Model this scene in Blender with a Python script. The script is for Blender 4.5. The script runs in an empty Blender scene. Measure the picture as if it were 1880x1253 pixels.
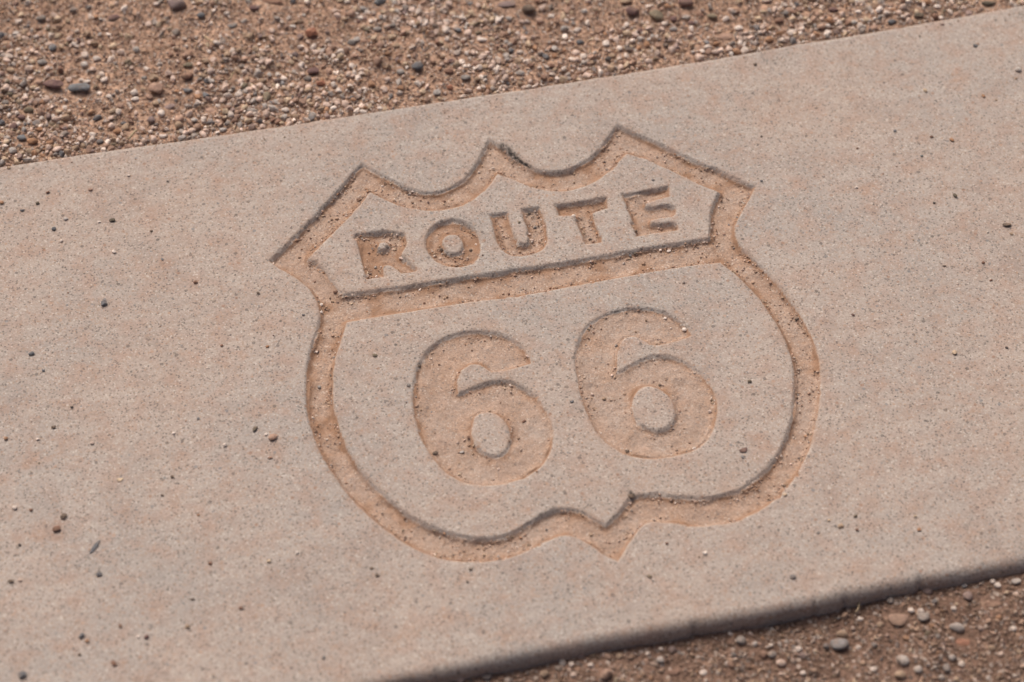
import bpy, math, random
import numpy as np
from mathutils import Vector, Matrix

random.seed(66)
RNG = np.random.default_rng(66)
sc = bpy.context.scene
COL = sc.collection

# ------------------------------------------------------------------ camera
# x runs along the concrete strip, y across it, z up; z = 0 is the top of the strip
CAM_H = 1.60
F_PX, PITCH, YAW = 4439.0, math.radians(49.894), math.radians(12.384)
CX, CY = 940.0, 626.5
_c, _s = math.cos(YAW), math.sin(YAW)


def _ray(px, py):
    px = np.asarray(px, float); py = np.asarray(py, float)
    x = (px - CX) / F_PX; y = -(py - CY) / F_PX
    dy = math.cos(PITCH) + y * math.sin(PITCH)
    dz = -math.sin(PITCH) + y * math.cos(PITCH)
    return _c * x + _s * dy, -_s * x + _c * dy, dz


def _flat(px, py, z=0.0):
    a, b, d = _ray(px, py)
    t = (CAM_H - z) / -d
    return a * t, b * t


OX, OY = [float(v) for v in _flat(1020, 640)]


def at(px, py, z=0.0):
    """photo pixel -> (x, y) on the horizontal plane at height z"""
    a, b = _flat(px, py, z)
    return a - OX, b - OY


cam_d = bpy.data.cameras.new('camera')
cam = bpy.data.objects.new('camera', cam_d)
COL.objects.link(cam)
right = Vector((_c, -_s, 0))
fwd = Vector((_s * math.cos(PITCH), _c * math.cos(PITCH), -math.sin(PITCH)))
up = right.cross(fwd)
M = Matrix((right, up, -fwd)).transposed().to_4x4()
M.translation = Vector((-OX, -OY, CAM_H))
cam.matrix_world = M
cam_d.sensor_width = 36.0
cam_d.lens = F_PX * 36.0 / 1880.0
cam_d.clip_start = 0.05
cam_d.clip_end = 600.0
fx, fy = at(1040, 540)
cam_d.dof.use_dof = True
cam_d.dof.focus_distance = (Vector((float(fx), float(fy), 0)) - M.translation).dot(fwd)
cam_d.dof.aperture_fstop = 3.6
sc.camera = cam

# ------------------------------------------------------------------ light: bright overcast, soft light from beyond the strip
SUN_EL = math.radians(52)
SUN_AZ = math.radians(90 - 12.4 + 28)        # direction towards the sun, measured from +x
world = bpy.data.worlds.new('World'); sc.world = world
world.use_nodes = True
wn = world.node_tree
bg = wn.nodes['Background']
sky = wn.nodes.new('ShaderNodeTexSky')
sky.sky_type = 'NISHITA'; sky.sun_disc = False
sky.sun_elevation = SUN_EL
sky.sun_rotation = math.radians(90) - SUN_AZ
sky.air_density = 0.45; sky.dust_density = 10.0; sky.ozone_density = 0.3
wn.links.new(sky.outputs[0], bg.inputs[0])
bg.inputs[1].default_value = 0.115
sun_d = bpy.data.lights.new('sun', 'SUN')
sun_d.energy = 1.15; sun_d.angle = math.radians(38); sun_d.color = (1.0, 0.97, 0.93)
sun = bpy.data.objects.new('sun', sun_d); COL.objects.link(sun)
sun_dir = Vector((math.cos(SUN_AZ) * math.cos(SUN_EL), math.sin(SUN_AZ) * math.cos(SUN_EL), math.sin(SUN_EL)))
sun.rotation_euler = sun_dir.to_track_quat('Z', 'Y').to_euler()
sun.location = (0, 0, 5)
vs = sc.view_settings
vs.view_transform = 'Standard'; vs.look = 'None'; vs.gamma = 1.0; vs.exposure = 0.12
vs.use_curve_mapping = False


# ------------------------------------------------------------------ helpers
def vnoise(x, y, scale, seed=0):
    """smooth value noise in 0..1, one cell per `scale` metres"""
    x = np.asarray(x, float) / scale + 1000.0 + seed * 17.31
    y = np.asarray(y, float) / scale + 1000.0 + seed * 9.77
    xi = np.floor(x).astype(np.int64); yi = np.floor(y).astype(np.int64)
    u = x - xi; v = y - yi
    u = u * u * u * (u * (u * 6 - 15) + 10); v = v * v * v * (v * (v * 6 - 15) + 10)

    def h(a, b):
        n = (a * 374761393 + b * 668265263 + seed * 2147483) & 0xFFFFFFFF
        n = ((n ^ (n >> 13)) * 1274126177) & 0xFFFFFFFF
        n = (n ^ (n >> 16)) & 0xFFFF
        return n / 65535.0
    a = h(xi, yi); b = h(xi + 1, yi); c = h(xi, yi + 1); d = h(xi + 1, yi + 1)
    return (a * (1 - u) + b * u) * (1 - v) + (c * (1 - u) + d * u) * v


def fbm(x, y, scale, octs=3, seed=0):
    t = 0; amp = 1; tot = 0
    for k in range(octs):
        t = t + amp * vnoise(x, y, scale / 2 ** k, seed + 31 * k); tot += amp; amp *= .5
    return t / tot


def smooth01(t):
    t = np.clip(t, 0, 1)
    return t * t * (3 - 2 * t)


def mesh_np(name, co, quads, normals=None, mat=None, attrs=None):
    me = bpy.data.meshes.new(name)
    nv, nf = len(co), len(quads)
    k = quads.shape[1]
    me.vertices.add(nv); me.vertices.foreach_set('co', np.ascontiguousarray(co, np.float32).ravel())
    me.loops.add(nf * k); me.loops.foreach_set('vertex_index', np.ascontiguousarray(quads, np.int32).ravel())
    me.polygons.add(nf)
    me.polygons.foreach_set('loop_start', np.arange(0, nf * k, k, dtype=np.int32))
    me.polygons.foreach_set('use_smooth', np.ones(nf, bool))
    me.update(calc_edges=True)
    for an, av in (attrs or {}).items():
        at_ = me.attributes.new(an, 'FLOAT', 'POINT')
        at_.data.foreach_set('value', np.ascontiguousarray(av, np.float32))
    if normals is not None:
        me.normals_split_custom_set_from_vertices(normals)
    if mat: me.materials.append(mat)
    return me


def link(name, data, parent=None):
    o = bpy.data.objects.new(name, data); COL.objects.link(o)
    if parent: o.parent = parent
    return o


def grid_quads(nr, nc):
    i = np.arange(nr * nc).reshape(nr, nc)
    return np.stack([i[:-1, :-1], i[:-1, 1:], i[1:, 1:], i[1:, :-1]], -1).reshape(-1, 4)


def grid_normals(co, quads):
    a, b, c, d = [co[quads[:, k]] for k in range(4)]
    n = np.cross(c - a, d - b)
    out = np.zeros_like(co)
    for k in range(4):
        for ax in range(3):
            out[:, ax] += np.bincount(quads[:, k], weights=n[:, ax], minlength=len(co))
    return out / np.maximum(np.linalg.norm(out, axis=1, keepdims=True), 1e-12)


# ------------------------------------------------------------------ materials
class N:
    def __init__(self, name):
        self.m = bpy.data.materials.new(name); self.m.use_nodes = True
        self.t = self.m.node_tree
        self.b = self.t.nodes['Principled BSDF']
        self.b.inputs['Roughness'].default_value = 0.92
        self.b.inputs['Specular IOR Level'].default_value = 0.25

    def n(self, typ, **kw):
        nd = self.t.nodes.new(typ)
        for k, v in kw.items(): setattr(nd, k, v)
        return nd

    def l(self, a, b): self.t.links.new(a, b)

    def val(self, sock, v):
        if hasattr(v, 'is_linked'): self.l(v, sock)
        else: sock.default_value = v

    def coord(self):
        return self.n('ShaderNodeNewGeometry').outputs['Position']

    def noise(self, vec, scale, detail=3, rough=.55, dist=0):
        nd = self.n('ShaderNodeTexNoise')
        self.l(vec, nd.inputs['Vector'])
        nd.inputs['Scale'].default_value = scale; nd.inputs['Detail'].default_value = detail
        nd.inputs['Roughness'].default_value = rough; nd.inputs['Distortion'].default_value = dist
        return nd.outputs['Fac']

    def voro(self, vec, scale, feature='F1', rnd=1.0):
        nd = self.n('ShaderNodeTexVoronoi', feature=feature)
        self.l(vec, nd.inputs['Vector']); nd.inputs['Scale'].default_value = scale
        nd.inputs['Randomness'].default_value = rnd
        return nd

    def ramp(self, fac, stops, interp='LINEAR'):
        nd = self.n('ShaderNodeValToRGB'); self.l(fac, nd.inputs[0])
        cr = nd.color_ramp; cr.interpolation = interp
        while len(cr.elements) < len(stops): cr.elements.new(0.5)
        for e, (p, c) in zip(cr.elements, stops):
            e.position = p
            e.color = (c, c, c, 1) if isinstance(c, (int, float)) else (*c, 1)
        return nd.outputs[0]

    def mix(self, fac, a, b, mode='MIX'):
        nd = self.n('ShaderNodeMix', data_type='RGBA', blend_type=mode)
        self.val(nd.inputs[0], fac)
        for s, v in ((nd.inputs[6], a), (nd.inputs[7], b)):
            if isinstance(v, tuple): s.default_value = (*v, 1)
            else: self.l(v, s)
        return nd.outputs[2]

    def math(self, op, a, b=0.0, clamp=False):
        nd = self.n('ShaderNodeMath', operation=op, use_clamp=clamp)
        self.val(nd.inputs[0], a); self.val(nd.inputs[1], b)
        return nd.outputs[0]

    def attr(self, name, typ='GEOMETRY'):
        return self.n('ShaderNodeAttribute', attribute_name=name, attribute_type=typ)

    def sep(self, col):
        nd = self.n('ShaderNodeSeparateColor'); self.l(col, nd.inputs[0]); return nd.outputs

    def bump(self, h, strength, dist, prev=None):
        nd = self.n('ShaderNodeBump'); self.l(h, nd.inputs['Height'])
        nd.inputs['Strength'].default_value = strength; nd.inputs['Distance'].default_value = dist
        if prev: self.l(prev, nd.inputs['Normal'])
        return nd.outputs[0]


CONC = (0.385, 0.318, 0.272)


def concrete_material():
    g = N('concrete'); P = g.coord()
    big = g.noise(P, 7.0, 4)
    base = g.mix(g.ramp(big, [(.35, 0.0), (.66, 1.0)]), (0.334, 0.299, 0.270), (0.406, 0.340, 0.292))
    pk = g.noise(P, 3.2, 3)
    base = g.mix(g.ramp(pk, [(.42, 0.0), (.60, .65)]), base, (0.385, 0.312, 0.262))
    # broom streaks that run along the strip
    mp = g.n('ShaderNodeMapping'); g.l(P, mp.inputs['Vector']); mp.inputs['Scale'].default_value = (6, 60, 6)
    st = g.noise(mp.outputs[0], 1.0, 3)
    base = g.mix(g.ramp(st, [(.35, 0.0), (.7, .40)]), base, (0.44, 0.385, 0.340))
    mp2 = g.n('ShaderNodeMapping'); g.l(P, mp2.inputs['Vector']); mp2.inputs['Scale'].default_value = (22, 150, 22); mp2.inputs['Rotation'].default_value = (0, 0, .03)
    st2 = g.noise(mp2.outputs[0], 1.0, 4, .6)
    base = g.mix(1.0, base, g.ramp(st2, [(.30, .94), (.5, 1.0), (.70, 1.05)]), 'MULTIPLY')
    mid = g.noise(P, 45.0, 4, .6)
    base = g.mix(g.ramp(mid, [(.46, 0.0), (.68, .70)]), base, (0.370, 0.265, 0.210))
    ru = g.noise(P, 26.0, 5, .7)
    base = g.mix(g.ramp(ru, [(.59, 0.0), (.72, .65)]), base, (0.375, 0.245, 0.178))
    # smudges
    sm = g.noise(P, 13.0, 6, .68, .6)
    base = g.mix(g.ramp(sm, [(.54, 0.0), (.74, .42)]), base, (0.22, 0.185, 0.168))
    # grains of sand in the paste
    v1 = g.voro(P, 760)
    r = g.sep(v1.outputs['Color'])
    base = g.mix(1.0, base, g.ramp(r[0], [(0, .84), (.5, 1.0), (1, 1.14)]), 'MULTIPLY')
    base = g.mix(g.ramp(r[1], [(.88, 0.0), (.92, .50)]), base, (0.37, 0.25, 0.175))
    base = g.mix(g.ramp(r[2], [(.92, 0.0), (.95, .62)]), base, (0.135, 0.112, 0.098))
    base = g.mix(g.ramp(r[1], [(.025, .55), (.045, 0.0)]), base, (0.58, 0.52, 0.46))
    # sparser, larger specks
    for sc_, thr, rad, colr in ((330, .84, .32, None), (150, .86, .24, None)):
        v = g.voro(P, sc_); q = g.sep(v.outputs['Color'])
        wob = g.math('ADD', v.outputs['Distance'], g.math('MULTIPLY', g.noise(P, sc_ * 2.2, 2), .22))
        m = g.math('MULTIPLY', g.math('LESS_THAN', wob, rad + .11), g.math('GREATER_THAN', q[0], thr))
        pal = g.ramp(q[1], [(0, (.095, .082, .075)), (.36, (.14, .112, .095)), (.46, (.30, .17, .11)), (.62, (.42, .27, .19)),
                            (.80, (.55, .48, .42)), (.88, (.17, .18, .19))], 'CONSTANT')
        base = g.mix(g.math('MULTIPLY', m, .60), base, pal)
    # sand that has settled in the engraving
    sa = g.attr('sand').outputs['Fac']
    sn = g.noise(P, 90, 5, .65)
    sandc = g.mix(g.ramp(sn, [(.3, 0.0), (.7, 1.0)]), (0.310, 0.190, 0.122), (0.430, 0.298, 0.218))
    v2 = g.voro(P, 900); q2 = g.sep(v2.outputs['Color'])
    sandc = g.mix(1.0, sandc, g.ramp(q2[0], [(0, .78), (.5, 1.0), (1, 1.20)]), 'MULTIPLY')
    sandc = g.mix(g.ramp(q2[1], [(.93, 0.0), (.95, .7)]), sandc, (0.13, 0.105, 0.09))
    sandc = g.mix(g.ramp(q2[2], [(.94, 0.0), (.96, .7)]), sandc, (0.58, 0.48, 0.40))
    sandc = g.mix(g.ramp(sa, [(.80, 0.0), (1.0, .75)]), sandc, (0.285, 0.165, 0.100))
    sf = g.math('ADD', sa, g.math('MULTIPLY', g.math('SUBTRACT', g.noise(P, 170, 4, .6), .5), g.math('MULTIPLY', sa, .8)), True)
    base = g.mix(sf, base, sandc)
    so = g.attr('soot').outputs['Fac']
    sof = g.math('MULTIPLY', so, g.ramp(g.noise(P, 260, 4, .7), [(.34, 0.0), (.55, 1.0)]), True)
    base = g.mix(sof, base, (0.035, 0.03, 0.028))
    g.l(base, g.b.inputs['Base Color'])
    g.b.inputs['Roughness'].default_value = 0.95
    h1 = g.noise(P, 620, 3, .6)
    h2 = g.voro(P, 520).outputs['Distance']
    b1 = g.bump(h1, .55, .0009)
    b2 = g.bump(h2, .35, .0006, b1)
    b3 = g.bump(g.noise(P, 120, 3), .35, .0012, b2)
    g.l(b3, g.b.inputs['Normal'])
    return g.m


def soil_material():
    g = N('sandy_soil'); P = g.coord()
    a = g.noise(P, 18, 5, .6)
    base = g.mix(g.ramp(a, [(.3, 0.0), (.7, 1.0)]), (0.315, 0.200, 0.138), (0.450, 0.295, 0.208))
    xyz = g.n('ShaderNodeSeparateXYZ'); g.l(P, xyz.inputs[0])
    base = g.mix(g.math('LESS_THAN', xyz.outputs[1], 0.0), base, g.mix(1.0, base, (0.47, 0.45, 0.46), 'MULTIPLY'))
    v = g.voro(P, 520); q = g.sep(v.outputs['Color'])
    base = g.mix(1.0, base, g.ramp(q[0], [(0, .55), (.5, 1.0), (1, 1.45)]), 'MULTIPLY')
    v2 = g.voro(P, 210); q2 = g.sep(v2.outputs['Color'])
    m = g.math('MULTIPLY', g.math('LESS_THAN', v2.outputs['Distance'], .38), g.math('GREATER_THAN', q2[0], .45))
    pal = g.ramp(q2[1], [(0, (.42, .34, .28)), (.3, (.36, .24, .17)), (.55, (.24, .21, .19)), (.7, (.48, .40, .34)), (.85, (.18, .11, .085))], 'CONSTANT')
    base = g.mix(g.math('MULTIPLY', m, .75), base, pal)
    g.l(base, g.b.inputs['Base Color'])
    b1 = g.bump(g.noise(P, 420, 4, .65), .8, .0018)
    b2 = g.bump(v2.outputs['Distance'], -.5, .002, b1)
    g.l(b2, g.b.inputs['Normal'])
    return g.m


def stone_material(name, instanced):
    g = N(name)
    tc = g.n('ShaderNodeTexCoord').outputs['Object']
    P = g.coord()
    if instanced:
        col = g.attr('tint', 'INSTANCER').outputs['Color']
    else:
        col = g.n('ShaderNodeObjectInfo').outputs['Color']
    f = g.noise(P, 300, 4, .65)
    col = g.mix(1.0, col, g.ramp(f, [(.25, .74), (.5, 1.0), (.78, 1.28)]), 'MULTIPLY')
    v = g.voro(P, 900); q = g.sep(v.outputs['Color'])
    col = g.mix(1.0, col, g.ramp(q[0], [(0, .86), (1, 1.14)]), 'MULTIPLY')
    # tan dust that clings in patches
    d = g.noise(P, 130, 3, .6)
    col = g.mix(g.ramp(d, [(.50, 0.0), (.72, .55)]), col, (0.30, 0.205, 0.14))
    g.l(col, g.b.inputs['Base Color'])
    g.b.inputs['Roughness'].default_value = 0.85
    g.l(g.bump(g.noise(P, 700, 3, .6), .4, .0006), g.b.inputs['Normal'])
    return g.m


def straw_material():
    g = N('dry_straw'); P = g.coord()
    f = g.noise(P, 220, 3)
    g.l(g.mix(g.ramp(f, [(.3, 0.0), (.7, 1.0)]), (0.30, 0.215, 0.125), (0.52, 0.41, 0.27)), g.b.inputs['Base Color'])
    return g.m


MAT_C = concrete_material()
MAT_G = soil_material()
MAT_S = stone_material('stone_surface', False)
MAT_I = stone_material('gravel_surface', True)
MAT_W = straw_material()

# ------------------------------------------------------------------ outlines of the engraving, read off the photograph (pixels; a third value marks a sharp corner)
K = 1
OUTER = [(492, 479, K), (510, 463), (569, 405), (615, 354), (653, 310), (667, 301, K), (697, 319), (724, 332), (751, 345), (778, 352),
         (805, 351), (830, 343), (855, 325), (871, 304), (884, 281), (897.5, 254, K), (926, 272), (948, 291), (978, 308), (1011, 316),
         (1045, 311), (1076, 294), (1103, 269), (1121, 245), (1133.5, 228, K), (1157, 240), (1211, 263), (1266, 290), (1320, 313),
         (1361, 332), (1388, 342.5, K), (1379, 360), (1366, 382), (1355, 403), (1350, 423), (1353, 439), (1364, 454), (1385, 474),
         (1407, 496), (1428, 520), (1451, 552), (1474, 586), (1491, 618), (1503, 650), (1508, 684), (1506, 721), (1502, 765),
         (1494, 801), (1485, 827), (1471, 857), (1451, 889), (1422, 918), (1393, 938), (1360, 955), (1330, 962), (1296, 965),
         (1261, 964), (1230, 960), (1200, 957), (1184, 961), (1169, 978), (1155, 998), (1135, 1031, K), (1117, 1024), (1100, 1012),
         (1075, 995), (1052, 984), (1038, 982), (1019, 987), (991, 1001), (962, 1015), (934, 1026), (905, 1031), (862, 1033),
         (833, 1031), (804, 1025), (775, 1014), (747, 1001), (721, 984), (697, 964), (671, 943), (643, 915), (619, 884), (600, 854),
         (584, 822), (570, 790), (563, 755), (561, 720), (562, 685), (565, 655), (572, 629), (580, 606), (587, 580), (585, 563),
         (577, 545), (566, 529), (548, 513), (526, 500), (506, 489)]
ISLAND_A = [(679.5, 353, K), (670, 367), (653, 384), (632, 407), (610, 429), (588, 451), (567, 474, K), (588, 486), (601, 502), (614, 519),
            (629, 539, K), (700, 530), (819, 512), (960, 492.5), (1075, 474), (1184, 455), (1301, 436, K), (1301, 411), (1305, 387), (1311, 369),
            (1319, 352, K), (1293, 342), (1252, 323), (1211, 303), (1179, 289), (1150, 282, K), (1140, 293), (1127, 310), (1108, 325),
            (1091, 336), (1062, 347), (1029, 352), (1000, 349), (967, 341), (946, 331), (914.5, 320, K), (906, 333), (892, 350),
            (872, 366), (844, 380), (810, 387), (778, 387), (751, 383), (724, 375), (702, 364)]
ISLAND_B = [(638, 592, K), (684, 583), (770, 569), (856, 556), (965, 541), (1050, 526), (1130, 511), (1211, 496), (1293, 484), (1322, 483, K),
            (1345, 501), (1369, 522), (1393, 546), (1413, 574), (1431, 603), (1445, 634), (1454, 664), (1457, 694), (1456, 727),
            (1452, 764), (1445, 793), (1432, 826), (1407, 861), (1382, 883), (1359, 898), (1330, 908), (1296, 913), (1264, 913),
            (1235, 909), (1206, 905), (1178, 907), (1158, 910, K), (1143, 929), (1129, 946), (1112, 962, K), (1097, 953), (1072, 940),
            (1048, 932), (1020, 932), (997, 941), (974, 956), (948, 972), (919, 984), (890, 988), (853, 984), (818, 975), (790, 963),
            (761, 949), (732, 928), (704, 905), (682, 882), (658, 854), (643, 831), (630, 803), (621, 778), (614, 750), (611, 722),
            (612, 689), (617, 655), (625, 629)]
LETTERS = [
    ('R', 4.8, [(651, 431.5, K), (686, 425), (711, 422), (732, 425), (747, 434), (749.5, 446), (743, 459), (736, 467), (748, 473), (767, 494, K),
                (764, 498, K), (736, 502.5, K), (721, 489), (710, 486), (704, 488), (706, 507, K), (697, 510), (674, 512, K), (667, 491), (659, 459)],
     [[(691, 449), (701, 444), (712, 446), (712, 453), (703, 458), (694, 456)]]),
    ('O', 4.8, [(778, 451), (782, 429), (795, 412), (814, 403), (836, 401), (857, 407), (873, 420), (882, 440), (884, 459), (876, 478),
                (857, 489), (835, 492), (811, 487), (791, 474)],
     [[(812, 447), (816, 435), (829, 429), (843, 433), (850, 446), (848, 460), (836, 466), (821, 462)]]),
    ('U', 4.8, [(898, 394, K), (932, 389, K), (938, 409), (943, 430), (950, 443), (960, 448), (969, 444), (971, 432), (965, 411), (956, 383.5, K), (991, 379.5, K),
                (997, 395), (1004, 418), (1006, 438), (1003, 451), (994, 460), (978, 467), (956, 470.5), (943, 469.5), (928, 464), (916, 453), (909, 434), (903, 410)], []),
    ('T', 4.8, [(1018, 375.5, K), (1066, 370), (1115, 361.5, K), (1118, 382, K), (1104, 386), (1089, 391, K), (1096, 414), (1106, 444, K), (1073, 449, K), (1064, 422),
                (1055, 396, K), (1042, 394), (1026.5, 395, K)], []),
    ('E', 4.8, [(1141, 357, K), (1185, 350), (1228, 341.5, K), (1231, 361, K), (1202, 367), (1183, 374), (1188, 380), (1210, 377.5), (1230, 373.5), (1241, 380), (1243, 391),
                (1235, 399), (1212, 400), (1194, 405), (1196, 410), (1215, 410), (1234, 406.5), (1244, 410), (1247, 421.5, K), (1205, 427), (1168, 434, K), (1156, 395)], []),
    ('6', 3.8, [(977, 667, K), (971, 649), (954, 629), (928, 614), (896, 607), (856, 606), (818, 617), (787, 637), (767, 664), (758, 695), (757, 730), (760, 764),
                (770, 797), (784, 830), (804, 856), (827, 875), (848, 886), (879, 892), (914, 891), (951, 883), (980, 870), (1003, 850), (1016, 824),
                (1018.5, 795), (1011, 768), (994, 738), (971, 714), (945, 700), (919, 695), (888, 701), (858, 716), (842, 721, K), (839, 702), (846, 679),
                (862, 668), (881, 669), (896, 682), (910, 684), (942, 677)],
     [[(866, 787), (869, 770), (879, 759), (893, 756), (914, 762), (928, 775), (935, 793), (934, 817), (920, 836), (899, 836), (877, 821), (866, 801)]]),
    ('6', 3.4, [(1270, 616, K), (1263, 602), (1241, 581), (1216, 570), (1189, 564), (1149, 564), (1112, 574), (1083, 591), (1066, 612), (1056, 638), (1054, 672),
                (1062, 709), (1069, 743), (1081, 770), (1095, 796), (1117, 819), (1144, 835), (1175, 843), (1209, 844), (1250, 836), (1282, 824), (1302, 807),
                (1313, 785), (1319, 760), (1317, 733), (1307, 709), (1287, 684), (1264, 665), (1238, 655), (1212, 650.5), (1186, 655), (1161, 667),
                (1134, 681, K), (1134, 655), (1138, 633), (1146, 620), (1166, 616), (1184, 626), (1196, 635), (1221, 631), (1250, 624)],
     [[(1162, 738), (1169, 718), (1186, 708), (1207, 711), (1227, 725), (1238, 749), (1237, 770), (1224, 785), (1204, 789), (1181, 783), (1166, 770), (1161, 752)]]),
]


def curve(pts):
    """pixels -> dense closed outline on the top of the strip"""
    n = len(pts)
    x, y = at([p[0] for p in pts], [p[1] for p in pts])
    P = np.stack([x, y], 1)
    sharp = np.array([len(p) > 2 for p in pts])
    Q = P.copy()
    for i in range(n):
        if not sharp[i]: Q[i] = .5 * P[i] + .25 * (P[i - 1] + P[(i + 1) % n])
    P = .5 * P + .5 * Q
    out = []
    for i in range(n):
        p0, p1, p2, p3 = P[i - 1], P[i], P[(i + 1) % n], P[(i + 2) % n]
        t1 = (p2 - p1) * .5 if sharp[i] else (p2 - p0) * .25 * 2 * .5
        t2 = (p2 - p1) * .5 if sharp[(i + 1) % n] else (p3 - p1) * .25
        # keep tangents in proportion to this span
        L = np.linalg.norm(p2 - p1)
        for t in (t1, t2):
            m = np.linalg.norm(t)
            if m > 1e-9: t *= L / m
        k = max(2, int(L / .0045))
        for j in range(k):
            u = j / k
            h00 = 2 * u ** 3 - 3 * u * u + 1; h10 = u ** 3 - 2 * u * u + u; h01 = -2 * u ** 3 + 3 * u * u; h11 = u ** 3 - u * u
            out.append(h00 * p1 + h10 * t1 + h01 * p2 + h11 * t2)
    return np.array(out)


def sdf(poly, X, Y):
    """signed distance, negative inside"""
    X = X.astype(np.float32); Y = Y.astype(np.float32)
    best = np.full(X.shape, 1e9, np.float32); ins = np.zeros(X.shape, bool)
    A = poly.astype(np.float32); B = np.roll(A, -1, 0)
    for (ax, ay), (bx, by) in zip(A, B):
        ex, ey = bx - ax, by - ay
        wx = X - ax; wy = Y - ay
        t = np.clip((wx * ex + wy * ey) / max(ex * ex + ey * ey, 1e-12), 0, 1)
        dx = wx - ex * t; dy = wy - ey * t
        np.minimum(best, dx * dx + dy * dy, out=best)
        if ay != by:
            c = ((ay > Y) != (by > Y)) & (X < (bx - ax) * (Y - ay) / (by - ay) + ax)
            ins ^= c
    d = np.sqrt(best)
    return np.where(ins, -d, d)


# ------------------------------------------------------------------ the concrete strip
outer = curve(OUTER)
STEP = .00095
lo = outer.min(0) - .016; hi = outer.max(0) + .016
xf = np.arange(lo[0], hi[0], STEP); yf = np.arange(lo[1], hi[1], STEP)


def stretch(a, b, first, ratio=1.12, cap=.03):
    """points from a (exclusive) to b (inclusive), spacing growing from `first`"""
    s = 1 if b > a else -1; out = []; p = a; st = first
    while abs(b - p) > st * 1.5:
        p += s * st; out.append(p); st = min(st * ratio, cap)
    out.append(b); return out


xs = np.concatenate([stretch(xf[0], -2.6, STEP * 1.5, 1.12, .02)[::-1], xf, stretch(xf[-1], 2.6, STEP * 1.5, 1.12, .02)])
# the two long edges of the strip
ex1, ey1 = at([0, 250, 430, 640, 860, 1240, 1560, 1880], [301, 270, 241, 213, 174, 115, 64, 5])
ex0, ey0 = at([640, 904, 1036, 1260, 1465, 1656, 1880], [1252, 1200, 1170, 1134, 1093, 1057, 1022])


def edge_line(x, ex, ey, seed):
    p = np.polyfit(ex, ey, 2 if seed else 1)
    xc = np.clip(x, ex[0] - .1, ex[-1] + .1)
    y = np.polyval(p, xc)
    slope = np.polyfit(ex, ey, 1)[0]
    y = y + (x - xc) * slope * .5
    return y + (vnoise(x, x * 0, .11, seed + 3) - .5) * .0022 + (vnoise(x, x * 0, .022, seed + 5) - .5) * .0011


def far_edge(x): return edge_line(np.asarray(x, float), ex1, ey1, 1)


CHIP = float(at(1688, 1056)[0])


def front_edge(x):
    x = np.asarray(x, float)
    y = edge_line(x, ex0, ey0, 0)
    y = y + .012 * np.clip(vnoise(x, x * 0, .009, 88) - .80, 0, 1) * (vnoise(x, x * 0, .08, 89) > .5)
    return y + .0026 * np.exp(-((x - CHIP) / .003) ** 2)


R = .011
rows = []          # (kind, value): builder of each row of the strip, from the bottom of the front face to the bottom of the far face
yE0 = front_edge(xs); yE1 = far_edge(xs)
worn = .85 + .3 * vnoise(xs, xs * 0, .06, 12)      # the arris is more worn in places
for z in (-.12, -.07, -.05, -.035, -.026, -.020, -.016): rows.append((yE0 - R * .9 + .0012 * (vnoise(xs, xs * 0 + z * 9, .02, 8) - .5), xs * 0 + z))
for a in np.linspace(0, 90, 7)[1:]:
    a = math.radians(a)
    rows.append((yE0 - R * .9 * math.cos(a) , -R * worn * (1 - math.sin(a)) + xs * 0))
k = 40
for u in np.linspace(0, 1, k + 1)[1:-1]: rows.append((yE0 + (yf[0] - yE0) * u ** 1.0, xs * 0))
n0 = len(rows)
for y in yf: rows.append((xs * 0 + y, xs * 0))
n1 = len(rows)
for u in np.linspace(0, 1, 24)[1:]: rows.append((yf[-1] + (yE1 - R * .5 - yf[-1]) * u, xs * 0))
for a in np.linspace(90, 0, 5)[1:]:
    a = math.radians(a)
    rows.append((yE1 - R * .5 + R * .5 * math.cos(a), -R * .5 * (1 - math.sin(a)) + xs * 0))
rows.append((yE1 + .001, xs * 0 - .03)); rows.append((yE1 + .002, xs * 0 - .12))
GX = np.broadcast_to(xs, (len(rows), len(xs))).copy()
GY = np.stack([r[0] for r in rows]); GZ = np.stack([r[1] for r in rows])
c0 = int(np.searchsorted(xs, xf[0] - 1e-9)); c1 = c0 + len(xf)

# distance fields on the fine patch
FX, FY = np.meshgrid(xf, yf)
wob = (fbm(FX, FY, .010, 4, 2) - .5) * .0016 + (vnoise(FX, FY, .05, 4) - .5) * .0010
chips = np.clip(fbm(FX, FY, .008, 2, 91) - .68, 0, 1) * .008 * (vnoise(FX, FY, .03, 92) > .45)
wob -= chips
d_out = sdf(outer, FX, FY)
d_a = sdf(curve(ISLAND_A), FX, FY); d_b = sdf(curve(ISLAND_B), FX, FY)
d_ring = np.maximum(d_out, np.maximum(-d_a, -d_b))
fields = [('ring', 5.0, d_ring)]
for ch, dep, poly, holes in LETTERS:
    q = curve(poly)
    l2 = q.min(0) - .012; h2 = q.max(0) + .012
    i0, i1 = np.searchsorted(yf, [l2[1], h2[1]]); j0, j1 = np.searchsorted(xf, [l2[0], h2[0]])
    d = np.full(FX.shape, .05, np.float32)
    sub = sdf(q, FX[i0:i1, j0:j1], FY[i0:i1, j0:j1])
    for hp in holes: sub = np.maximum(sub, -sdf(curve(hp), FX[i0:i1, j0:j1], FY[i0:i1, j0:j1]))
    d[i0:i1, j0:j1] = sub
    fields.append((ch, dep, d))
H = np.zeros(FX.shape); owner = np.zeros(FX.shape, int); dmin = np.full(FX.shape, .05)
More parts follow.
